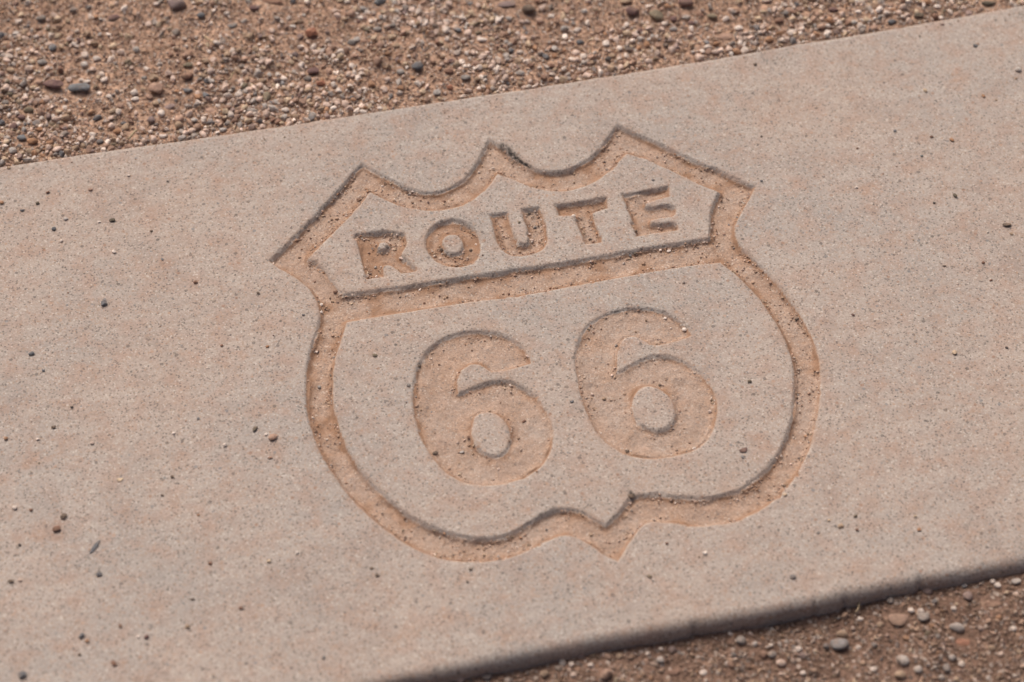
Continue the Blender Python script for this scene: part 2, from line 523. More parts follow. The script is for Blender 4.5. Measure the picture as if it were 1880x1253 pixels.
for k, (ch, dep, d) in enumerate(fields):
    dd = d + wob
    run = .0050 if ch == 'ring' else (.0044 if ch == '6' else .0042)
    depth = dep * .001 * (1 + .25 * (fbm(FX, FY, .06, 2, 40 + k) - .5))
    u = np.clip((-dd + .0016) / (run + .0014), 0, 1)
    h = -depth * smooth01(u ** 1.1)
    H = np.where(d < .004, np.minimum(H, h), H)
    owner = np.where(d < .0004, k + 1, owner)
    dmin = np.minimum(dmin, dd)
inside = -dmin
# sand lying on the floor of the engraving: uneven, banked against the walls
floor = smooth01((inside - .0015) / .002)
bank = np.exp(-np.clip(inside - .002, 0, 1) / .0045) * np.clip(fbm(FX, FY, .018, 3, 9) * 2.2 - .75, 0, 1)
H += floor * (bank * .0030 + (fbm(FX, FY, .007, 3, 6) - .5) * .0016 + (fbm(FX, FY, .03, 2, 7) - .5) * .0014)
H += (1 - smooth01(inside / .003 + 1)) * (fbm(FX, FY, .02, 2, 21) - .5) * .0003
GZ[n0:n1, c0:c1] += H
sand = np.zeros(GX.shape); soot = np.zeros(GX.shape)
gyd = np.gradient(-inside, STEP, axis=0)
bare = .0021 * smooth01((gyd - .1) / .5) * (.55 + .9 * (fbm(FX, FY, .012, 3, 77)))
sp = smooth01((inside + .0001 - bare) / .0009)
patch = fbm(FX, FY, .022, 3, 14)
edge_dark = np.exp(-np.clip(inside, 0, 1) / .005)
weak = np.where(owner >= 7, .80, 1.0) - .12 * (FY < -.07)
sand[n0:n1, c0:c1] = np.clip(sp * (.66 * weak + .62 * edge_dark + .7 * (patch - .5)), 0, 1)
spill = np.exp(-np.clip(-inside, 0, 1) / .0035) * (inside < 0) * np.clip(fbm(FX, FY, .03, 2, 15) * 2 - 1.1, 0, .35)
sand[n0:n1, c0:c1] = np.maximum(sand[n0:n1, c0:c1], spill)
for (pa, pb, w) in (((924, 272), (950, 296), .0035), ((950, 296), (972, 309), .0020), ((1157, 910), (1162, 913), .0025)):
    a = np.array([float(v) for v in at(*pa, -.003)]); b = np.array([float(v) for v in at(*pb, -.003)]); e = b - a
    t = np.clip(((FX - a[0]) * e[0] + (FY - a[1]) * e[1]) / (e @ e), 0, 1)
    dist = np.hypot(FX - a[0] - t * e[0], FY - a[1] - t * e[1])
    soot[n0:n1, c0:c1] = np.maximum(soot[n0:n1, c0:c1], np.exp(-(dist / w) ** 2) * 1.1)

co = np.stack([GX, GY, GZ], -1).reshape(-1, 3)
quads = grid_quads(*GX.shape)
nrm = grid_normals(co, quads)
vown = np.zeros(GX.shape, int); vown[n0:n1, c0:c1] = owner
fo = vown.ravel()[quads]
fown = np.where((fo > 0).sum(1) >= 2, fo.max(1), 0)
sand = sand.ravel(); soot = soot.ravel()


def submesh(name, sel):
    q = quads[sel]
    used, inv = np.unique(q, return_inverse=True)
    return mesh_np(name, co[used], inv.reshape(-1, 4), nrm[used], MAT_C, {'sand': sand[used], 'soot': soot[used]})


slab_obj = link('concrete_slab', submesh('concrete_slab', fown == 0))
slab_obj['kind'] = 'thing'; slab_obj['category'] = 'slab'
slab_obj['label'] = 'sand-coloured concrete slab engraved with a highway shield, set between gravel'
for k, (ch, dep, d) in enumerate(fields):
    if ch == 'ring':
        o = link('shield_outline', submesh('shield_outline', fown == k + 1), slab_obj)
        o['label'] = 'recessed shield outline with a crossbar, floored with orange sand'
    elif ch == '6':
        o = link('engraved_numeral', submesh('engraved_numeral', fown == k + 1), slab_obj)
        o['label'] = 'recessed numeral 6 ' + ('below the letters R and O' if k == 6 else 'below the letters T and E')
    else:
        o = link('engraved_letter', submesh('engraved_letter', fown == k + 1), slab_obj)
        o['label'] = 'recessed capital letter %s with sand in it' % ch


def slab_z(x, y):
    j = int(round((x - xf[0]) / STEP)); i = int(round((y - yf[0]) / STEP))
    if 0 <= i < len(yf) and 0 <= j < len(xf): return float(H[i, j])
    return 0.0


# ------------------------------------------------------------------ the gravel ground on both sides
gx = np.concatenate([np.array(stretch(-1.0, -120, .006, 1.14, 14))[::-1], np.arange(-1.0, 1.0001, .005), stretch(1.0, 120, .006, 1.14, 14)])
YF1 = float(np.mean(ey1)); YF0 = float(np.mean(ey0))
gy = np.concatenate([np.array(stretch(YF0 - .5, -120, .006, 1.14, 14))[::-1], np.arange(YF0 - .5, YF0 + .03, .005),
                     np.linspace(YF0 + .04, YF1 - .05, 12), np.arange(YF1 - .04, YF1 + .7, .005), stretch(YF1 + .7, 160, .006, 1.14, 14)])
DX = [float(at(p, q)[0]) for p, q in ((640, 1250), (970, 1186), (1260, 1134), (1425, 1100), (1560, 1075), (1656, 1055), (1790, 1036), (1880, 1022))]
DZ = [-.0150, -.0155, -.0170, -.0185, -.0165, -.0145, -.0140, -.0135]


def ground_z(x, y):
    x = np.asarray(x, float); y = np.asarray(y, float)
    n = (fbm(x, y, .09, 3, 50) - .5) * .013 + (fbm(x, y, .022, 3, 51) - .5) * .006 + (vnoise(x, y, .007, 52) - .5) * .002
    far = y > .5 * (YF0 + YF1)
    de = np.where(far, y - far_edge(x), front_edge(x) - y)
    near_lvl = np.where(far, -.0055, np.interp(x, DX, DZ))
    lvl = near_lvl + smooth01(de / .25) * np.where(far, .003, -.004) + n * smooth01(.25 + de / .05)
    under = de < -.012
    return np.where(under, -.055, np.minimum(lvl, np.where(far & (de < .02), -.002, 1)))


QX, QY = np.meshgrid(gx, gy)
QZ = ground_z(QX, QY)
gq = grid_quads(*QX.shape)
gco = np.stack([QX, QY, QZ], -1).reshape(-1, 3)
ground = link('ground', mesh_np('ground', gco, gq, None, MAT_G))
ground['kind'] = 'structure'


# ------------------------------------------------------------------ stones
def ico(sub):
    t = (1 + 5 ** .5) / 2
    v = [(-1, t, 0), (1, t, 0), (-1, -t, 0), (1, -t, 0), (0, -1, t), (0, 1, t), (0, -1, -t), (0, 1, -t), (t, 0, -1), (t, 0, 1), (-t, 0, -1), (-t, 0, 1)]
    f = [(0, 11, 5), (0, 5, 1), (0, 1, 7), (0, 7, 10), (0, 10, 11), (1, 5, 9), (5, 11, 4), (11, 10, 2), (10, 7, 6), (7, 1, 8),
         (3, 9, 4), (3, 4, 2), (3, 2, 6), (3, 6, 8), (3, 8, 9), (4, 9, 5), (2, 4, 11), (6, 2, 10), (8, 6, 7), (9, 8, 1)]
    v = [np.array(p) / np.linalg.norm(p) for p in v]
    for _ in range(sub):
        mid = {}; nf = []

        def m(a, b):
            key = (min(a, b), max(a, b))
            if key not in mid:
                p = v[a] + v[b]; v.append(p / np.linalg.norm(p)); mid[key] = len(v) - 1
            return mid[key]
        for a, b, c in f:
            ab, bc, ca = m(a, b), m(b, c), m(c, a)
            nf += [(a, ab, ca), (b, bc, ab), (c, ca, bc), (ab, bc, ca)]
        f = nf
    return np.array(v), np.array(f)


def stone_mesh(name, sub, facets, depth, seed, mat, slab=False):
    r = np.random.default_rng(seed)
    v, f = ico(sub)
    v = v.copy()
    for _ in range(facets):
        n = r.normal(size=3); n /= np.linalg.norm(n)
        d = 1 - depth * r.uniform(.3, 1)
        over = np.clip(v @ n - d, 0, None)
        v -= over[:, None] * n * .93
    for _ in range(3):
        n = r.normal(size=3); n /= np.linalg.norm(n)
        v *= (1 + .10 * np.sin(v @ n * r.uniform(1.5, 4) + r.uniform(0, 6)))[:, None]
    v -= (v.max(0) + v.min(0)) / 2
    v /= (v.max(0) - v.min(0))          # unit box
    v[:, 2] += .5                       # base at z = 0
    me = bpy.data.meshes.new(name)
    me.from_pydata(v.tolist(), [], f.tolist())
    me.polygons.foreach_set('use_smooth', np.full(len(f), facets < 9, bool) if sub < 3 else np.ones(len(f), bool))
    me.materials.append(mat); me.update()
    return me


ROUND = [stone_mesh('rounded_stone', 2, 7, .32, 100 + i, MAT_S) for i in range(7)]
ANGLE = [stone_mesh('angular_stone', 2, 10, .42, 200 + i, MAT_S) for i in range(7)]

PAL = {
    'white': (.68, .585, .51), 'cream': (.52, .40, .28), 'pale pink': (.58, .445, .37), 'pinkish brown': (.36, .235, .175), 'tan': (.36, .26, .18),
    'orange brown': (.36, .20, .115), 'brick red': (.30, .135, .085), 'reddish brown': (.21, .12, .085), 'maroon': (.165, .10, .09),
    'mauve': (.235, .175, .16), 'light grey': (.41, .37, .335), 'grey': (.25, .225, .205), 'olive': (.20, .165, .115), 'dark olive': (.13, .108, .08),
    'blue grey': (.19, .195, .20), 'slate': (.145, .145, .15), 'dark brown': (.15, .112, .086), 'black': (.10, .086, .078), 'teal': (.12, .17, .18)}
PXM = F_PX / (Vector((0, 0, 0)) - M.translation).dot(fwd)      # photo pixels per metre at the shield


def place(name, px, py, w, h, colr, surf, shape='r', rot=None, sink=.12, label=None, flat=1.0, seed=None):
    z = 0.0
    for _ in range(3):
        x, y = [float(v) for v in at(px, py, z)]
        z = float(surf(x, y))
    lib = ROUND if shape == 'r' else ANGLE
    o = link(name, lib[random.randrange(len(lib))])
    W = w / PXM
    D = h / PXM / .95
    if shape == 'f': zz = min(W, D) * .34; D *= 1.12
    else: zz = (min(W, D) * .62 + max(W, D) * .08) * flat
    if rot is None:
        o.rotation_euler = (random.uniform(-.15, .15), random.uniform(-.15, .15), -YAW + random.uniform(-.35, .35))
    else:
        o.rotation_euler = (0, 0, -YAW + math.radians(rot))
    o.scale = (W, D, zz)
    o.location = (x, y - D * .08, z - zz * sink)
    cc = PAL[colr]; j = random.uniform(.88, 1.1)
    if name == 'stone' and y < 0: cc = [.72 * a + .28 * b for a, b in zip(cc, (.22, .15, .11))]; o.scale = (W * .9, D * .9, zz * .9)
    o.color = (cc[0] * j, cc[1] * j, cc[2] * j, 1)
    o['category'] = name
    if label: o['label'] = label
    return o


# (px, py, width px, height px, colour, shape r rounded / a angular / f flat, rotation, own label)
STONES = [
    (325, 12, 40, 30, 'mauve', 'r', 0, 'largest rounded grey-brown stone standing proud of the far gravel'),
    (209, 32, 26, 14, 'maroon', 'f', 0, 'flat purple-grey stone near the largest rounded stone'),
    (427, 47, 22, 11, 'blue grey', 'f', 10, None), (572, 63, 26, 23, 'brick red', 'a', 0, 'angular brick-red stone in the far gravel'),
    (99, 159, 42, 20, 'maroon', 'a', 8, 'wide purple slate stone beside a blue-grey one'), (146, 165, 46, 19, 'blue grey', 'a', 0, 'wide blue-grey slate stone beside a purple one'),
    (287, 165, 30, 25, 'pinkish brown', 'a', -15, 'angular tan-pink stone with a pointed end in far gravel'), (282, 145, 22, 15, 'tan', 'a', 0, None),
    (274, 180, 15, 13, 'pinkish brown', 'a', 0, None), (286, 192, 16, 13, 'tan', 'r', 0, None), (344, 143, 27, 14, 'reddish brown', 'a', 12, None),
    (490, 180, 16, 27, 'olive', 'r', 5, 'upright olive stone near the far slab edge'), (524, 204, 17, 12, 'white', 'r', 0, None),
    (575, 133, 25, 15, 'maroon', 'a', 0, None), (589, 155, 19, 12, 'brick red', 'a', 0, None), (565, 146, 18, 13, 'grey', 'r', 0, None),
    (60, 262, 23, 14, 'orange brown', 'r', 8, 'orange-brown stone touching the far slab edge gravel'), (24, 279, 17, 15, 'light grey', 'r', 0, None),
    (78, 117, 21, 14, 'grey', 'r', 0, None), (97, 90, 16, 18, 'blue grey', 'r', 0, None), (155, 121, 17, 15, 'light grey', 'r', 0, None),
    (179, 218, 21, 12, 'slate', 'a', 25, None), (53, 204, 21, 14, 'olive', 'r', 0, None), (466, 17, 19, 14, 'maroon', 'r', 0, None),
    (500, 3, 48, 12, 'reddish brown', 'f', 0, 'broad flat reddish-brown stone in the far gravel'), (312, 196, 24, 13, 'mauve', 'f', 0, None),
    (386, 203, 21, 11, 'pinkish brown', 'f', 0, None), (345, 122, 22, 13, 'olive', 'r', 0, None), (20, 132, 18, 14, 'tan', 'r', 0, None),
    (40, 218, 16, 13, 'maroon', 'r', 0, None), (4, 228, 14, 13, 'slate', 'r', 0, None), (40, 255, 20, 13, 'blue grey', 'r', 0, None),
    (160, 152, 15, 11, 'white', 'r', 0, None), (247, 172, 16, 15, 'white', 'a', 0, None), (248, 184, 17, 12, 'white', 'r', 0, None),
    (222, 98, 17, 15, 'pale pink', 'r', 0, None), (250, 93, 16, 15, 'light grey', 'r', 0, None), (178, 110, 18, 12, 'white', 'r', 0, None),
    (296, 210, 15, 17, 'white', 'r', 0, None), (278, 222, 17, 16, 'mauve', 'r', 0, None), (215, 243, 16, 13, 'orange brown', 'r', 0, None),
    (300, 252, 18, 10, 'white', 'a', 0, None), (184, 262, 15, 11, 'slate', 'r', 0, None), (410, 240, 16, 10, 'light grey', 'a', 15, None),
    (345, 168, 20, 10, 'blue grey', 'a', 0, None), (369, 30, 17, 14, 'slate', 'r', 0, None), (75, 35, 22, 14, 'grey', 'r', 0, None),
    (698, 5, 27, 21, 'blue grey', 'a', 0, 'blocky blue-grey stone in the far gravel'), (766, 125, 25, 22, 'slate', 'r', 20, 'smooth dark grey oval stone near the far slab edge'),
    (930, 8, 38, 15, 'mauve', 'f', 5, 'flat mauve stone beside a dark brown lump in far gravel'), (970, 19, 30, 21, 'dark brown', 'r', 0, 'dark brown lump beside a flat mauve stone'),
    (991, 41, 19, 17, 'pinkish brown', 'r', 0, None), (1149, 5, 26, 17, 'tan', 'r', 0, None), (1161, 24, 30, 22, 'maroon', 'a', -10, 'angular maroon stone beside a tan olive one'),
    (1204, 33, 29, 25, 'olive', 'a', 0, 'angular tan olive stone beside a maroon one'), (1236, 37, 15, 14, 'maroon', 'r', 0, None),
    (1258, 8, 34, 24, 'maroon', 'r', 0, 'rounded maroon stone, largest of a maroon cluster in far gravel'), (855, 145, 21, 15, 'grey', 'r', 0, None), (826, 162, 13, 12, 'brick red', 'r', 0, None),
    (938, 95, 13, 12, 'slate', 'r', 0, None), (824, 133, 20, 14, 'reddish brown', 'r', 0, None), (693, 56, 19, 13, 'grey', 'r', 0, None),
    (955, 136, 19, 13, 'light grey', 'r', 0, None), (1057, 99, 17, 16, 'pale pink', 'r', 0, None), (1222, 85, 13, 10, 'black', 'r', 0, None),
    (735, 135, 18, 15, 'grey', 'r', 0, None), (802, 172, 16, 14, 'light grey', 'a', 0, None), (840, 57, 17, 11, 'blue grey', 'r', 0, None),
    (1060, 57, 20, 11, 'white', 'r', 25, None), (1112, 82, 15, 16, 'white', 'a', 0, None), (1065, 80, 18, 12, 'slate', 'r', 0, None),
    (1236, 55, 18, 11, 'light grey', 'r', 0, None), (655, 75, 16, 14, 'light grey', 'r', 0, None), (885, 75, 22, 10, 'white', 'r', 0, None),
    (645, 80, 18, 16, 'grey', 'r', 20, None), (1116, 110, 14, 12, 'black', 'r', 0, None),
    (1412, 75, 19, 14, 'orange brown', 'r', 0, None), (1332, 68, 28, 15, 'pinkish brown', 'f', 0, 'flat pink stone near the far slab edge'),
    (1529, 20, 22, 11, 'maroon', 'r', 0, None), (1815, 9, 32, 12, 'dark olive', 'a', 5, 'dark olive stone wedged against the far slab edge'), (1686, 30, 22, 11, 'dark olive', 'a', 0, None),
    (1356, 54, 19, 13, 'white', 'r', 0, None), (1614, 20, 17, 18, 'white', 'a', 0, None), (1407, 3, 24, 14, 'pale pink', 'r', 0, None),
    (1637, 42, 20, 11, 'slate', 'r', 0, None), (1307, 33, 24, 13, 'olive', 'r', 0, None), (1392, 36, 16, 12, 'cream', 'r', 0, None),
    (1430, 40, 20, 12, 'reddish brown', 'r', 0, None), (1575, 24, 15, 10, 'white', 'r', 0, None), (1720, 14, 16, 11, 'white', 'r', 0, None),
    (1540, 185, 0, 0, None, 'r', 0, None),
    (1540, 1184, 36, 26, 'blue grey', 'r', 0, 'rounded blue-grey stone in front of the slab'), (1545, 1164, 22, 15, 'tan', 'r', 0, 'tan pebble leaning on a rounded blue-grey stone'),
    (1649, 1136, 40, 25, 'pinkish brown', 'f', -5, 'broad flat pinkish-brown stone in front of the slab'), (1695, 1134, 24, 20, 'grey', 'r', 0, None),
    (1756, 1152, 30, 19, 'light grey', 'r', -8, 'oval pale grey stone in front of the slab'), (1768, 1180, 32, 15, 'brick red', 'f', -5, 'flat brick-red stone in front of the slab'),
    (1822, 1109, 32, 13, 'reddish brown', 'f', 0, 'flat reddish-brown stone in front of the slab'), (1656, 1213, 26, 21, 'light grey', 'r', -25, None),
    (1651, 1240, 23, 18, 'tan', 'r', 0, None), (1361, 1149, 22, 18, 'mauve', 'r', 0, 'round mauve stone against the front face of the slab'), (1359, 1177, 20, 19, 'grey', 'r', 0, None),
    (1605, 1185, 13, 11, 'blue grey', 'r', 0, None), (1603, 1230, 13, 12, 'white', 'r', 0, None), (1685, 1230, 17, 16, 'light grey', 'r', 0, None),
    (1737, 1226, 15, 18, 'grey', 'r', 0, None), (1672, 1121, 13, 11, 'white', 'r', 0, None), (1466, 1193, 15, 13, 'white', 'r', 0, None),
    (1702, 1085, 18, 15, 'mauve', 'r', 0, None), (1776, 1095, 18, 20, 'mauve', 'r', 0, None), (1634, 1103, 15, 14, 'grey', 'r', 0, None),
    (1402, 1203, 19, 15, 'reddish brown', 'r', 0, None), (1417, 1202, 17, 15, 'grey', 'r', 0, None), (1433, 1218, 19, 15, 'pale pink', 'r', 0, None),
    (1291, 1236, 15, 13, 'white', 'r', 0, None), (1474, 1236, 12, 10, 'white', 'r', 0, None), (1032, 1216, 14, 18, 'light grey', 'r', 0, None),
    (1049, 1220, 11, 11, 'white', 'r', 0, None), (1084, 1222, 12, 10, 'white', 'r', 0, None), (1067, 1204, 17, 15, 'mauve', 'r', 0, None),
    (868, 1234, 15, 13, 'white', 'r', 0, None), (841, 1246, 22, 15, 'pale pink', 'r', 0, None), (894, 1243, 22, 12, 'slate', 'a', 0, 'dark slate chip against the front face of the slab'),
    (945, 1215, 14, 14, 'light grey', 'r', 0, None), (1112, 1238, 26, 20, 'pinkish brown', 'a', 20, None), (1212, 1212, 15, 14, 'light grey', 'r', 0, None),
    (1000, 1238, 19, 14, 'tan', 'r', 0, None), (1234, 1194, 17, 15, 'mauve', 'r', 0, None), (1237, 1234, 24, 11, 'reddish brown', 'f', 0, None),
    (1189, 1201, 10, 9, 'white', 'r', 0, None), (1750, 1118, 12, 11, 'white', 'r', 0, None), (1831, 1075, 14, 12, 'white', 'r', 0, None),
    (1865, 1068, 20, 13, 'light grey', 'r', 0, None), (1860, 1155, 13, 12, 'white', 'r', 0, None), (1820, 1190, 15, 13, 'tan', 'r', 0, None),
    (1765, 1220, 14, 13, 'white', 'r', 0, None), (1748, 1208, 16, 12, 'light grey', 'r', 0, None), (1770, 1076, 12, 10, 'blue grey', 'r', 0, None),
    (1822, 1068, 11, 10, 'white', 'r', 0, None), (1670, 1070, 11, 10, 'white', 'r', 0, None), (1690, 1122, 13, 12, 'white', 'r', 0, None),
    (1616, 1148, 15, 13, 'tan', 'r', 0, None), (1576, 1190, 12, 11, 'white', 'r', 0, None), (1516, 1187, 13, 12, 'slate', 'r', 0, None),
]
CUT = (' beside', ' in ', ' near', ' with', ' standing', ' against', ' touching', ' wedged', ' leaning', ',')
MARKS = []        # (x, y, short name) of the stones that have a label of their own


def short(lab):
    for c in CUT:
        if c in lab: lab = lab[:lab.index(c)]
    return lab


def stone_label(size, colr, shp, x, y):
    near = sorted((math.hypot(x - a, y - b), n) for a, b, n in MARKS)
    where = ('near the ' + near[0][1]) if near and near[0][0] < .055 else SIDE(y)
    return '%s %s %s stone %s' % (size, colr, SHP[shp], where)


for (px, py, w, h, colr, shp, rot, lab) in STONES:
    if lab:
        _p = at(px, py, -.006); MARKS.append((float(_p[0]), float(_p[1]), short(lab)))
EXC = []          # (x, y, radius) the finer gravel keeps clear of
n_st = 0
SIDE = lambda y: 'in the gravel beyond the slab' if y > 0 else 'in the soil in front of the slab'
SHP = {'r': 'rounded', 'a': 'angular', 'f': 'flat'}


def gsurf(x, y): return float(ground_z(x, y))


def size_word(px): return 'large' if px >= 24 else ('mid-sized' if px >= 17 else 'small')


for (px, py, w, h, colr, shp, rot, lab) in STONES:
    if not colr: continue
    o = place('stone', px, py, w, h, colr, gsurf, shp, rot + random.uniform(-8, 8), sink=.12 if py < 700 else .26)
    x, y = o.location.x, o.location.y
    o['label'] = lab or stone_label(size_word(w), colr, shp, x, y)
    o['group'] = 'stones in the gravel beyond the slab' if y > 0 else 'stones in the soil in front of the slab'
    EXC.append((x, y, w / PXM * .5)); n_st += 1

GCOLS = ['white', 'pale pink', 'cream', 'light grey', 'pinkish brown', 'tan', 'grey', 'mauve', 'orange brown', 'reddish brown', 'blue grey', 'olive', 'maroon', 'slate']
GW_FAR = np.array([.22, .25, .07, .08, .14, .09, .04, .03, .03, .03, .012, .012, .012, .008]); GW_FAR /= GW_FAR.sum()
GW_NEAR = np.array([.14, .14, .05, .12, .14, .13, .09, .06, .04, .04, .03, .02, .02, .01]); GW_NEAR /= GW_NEAR.sum()


def sandy(x, y):
    """0 where the soil lies bare, 1 where pebbles cover it"""
    return smooth01((fbm(x, y, .075, 3, 70) - .385) / .18)


# more single stones, the next largest of the gravel
tries = 0
while n_st < 300 and tries < 20000:
    tries += 1
    px = random.uniform(0, 1880)
    if random.random() < .72:
        py = random.uniform(-5, 300); far = True
        if py > 290 - .157 * px: continue
    else:
        py = random.uniform(1050, 1253); far = False
        if py < 1400 - .183 * px: continue
    x, y = [float(v) for v in at(px, py, -.008)]
    w = random.uniform(10.5, 15.5)
    r = w / PXM * .5
    if any((x - a) ** 2 + (y - b) ** 2 < (r + c) ** 2 for a, b, c in EXC): continue
    if far and y < float(far_edge(x)) + r * 1.2: continue
    if not far and y > float(front_edge(x)) - .008 - r * 1.2: continue
    if random.random() > .2 + .8 * float(sandy(x, y)): continue
    colr = GCOLS[int(RNG.choice(14, p=GW_FAR if far else GW_NEAR))]
    shp = random.choice('raaa')
    o = place('stone', px, py, w, w * random.uniform(.62, .9), colr, gsurf, shp, random.uniform(-90, 90), sink=.15 if far else .3)
    o['label'] = stone_label('small', colr, shp, x, y)
    o['group'] = 'stones in the gravel beyond the slab' if y > 0 else 'stones in the soil in front of the slab'
    EXC.append((x, y, r)); n_st += 1

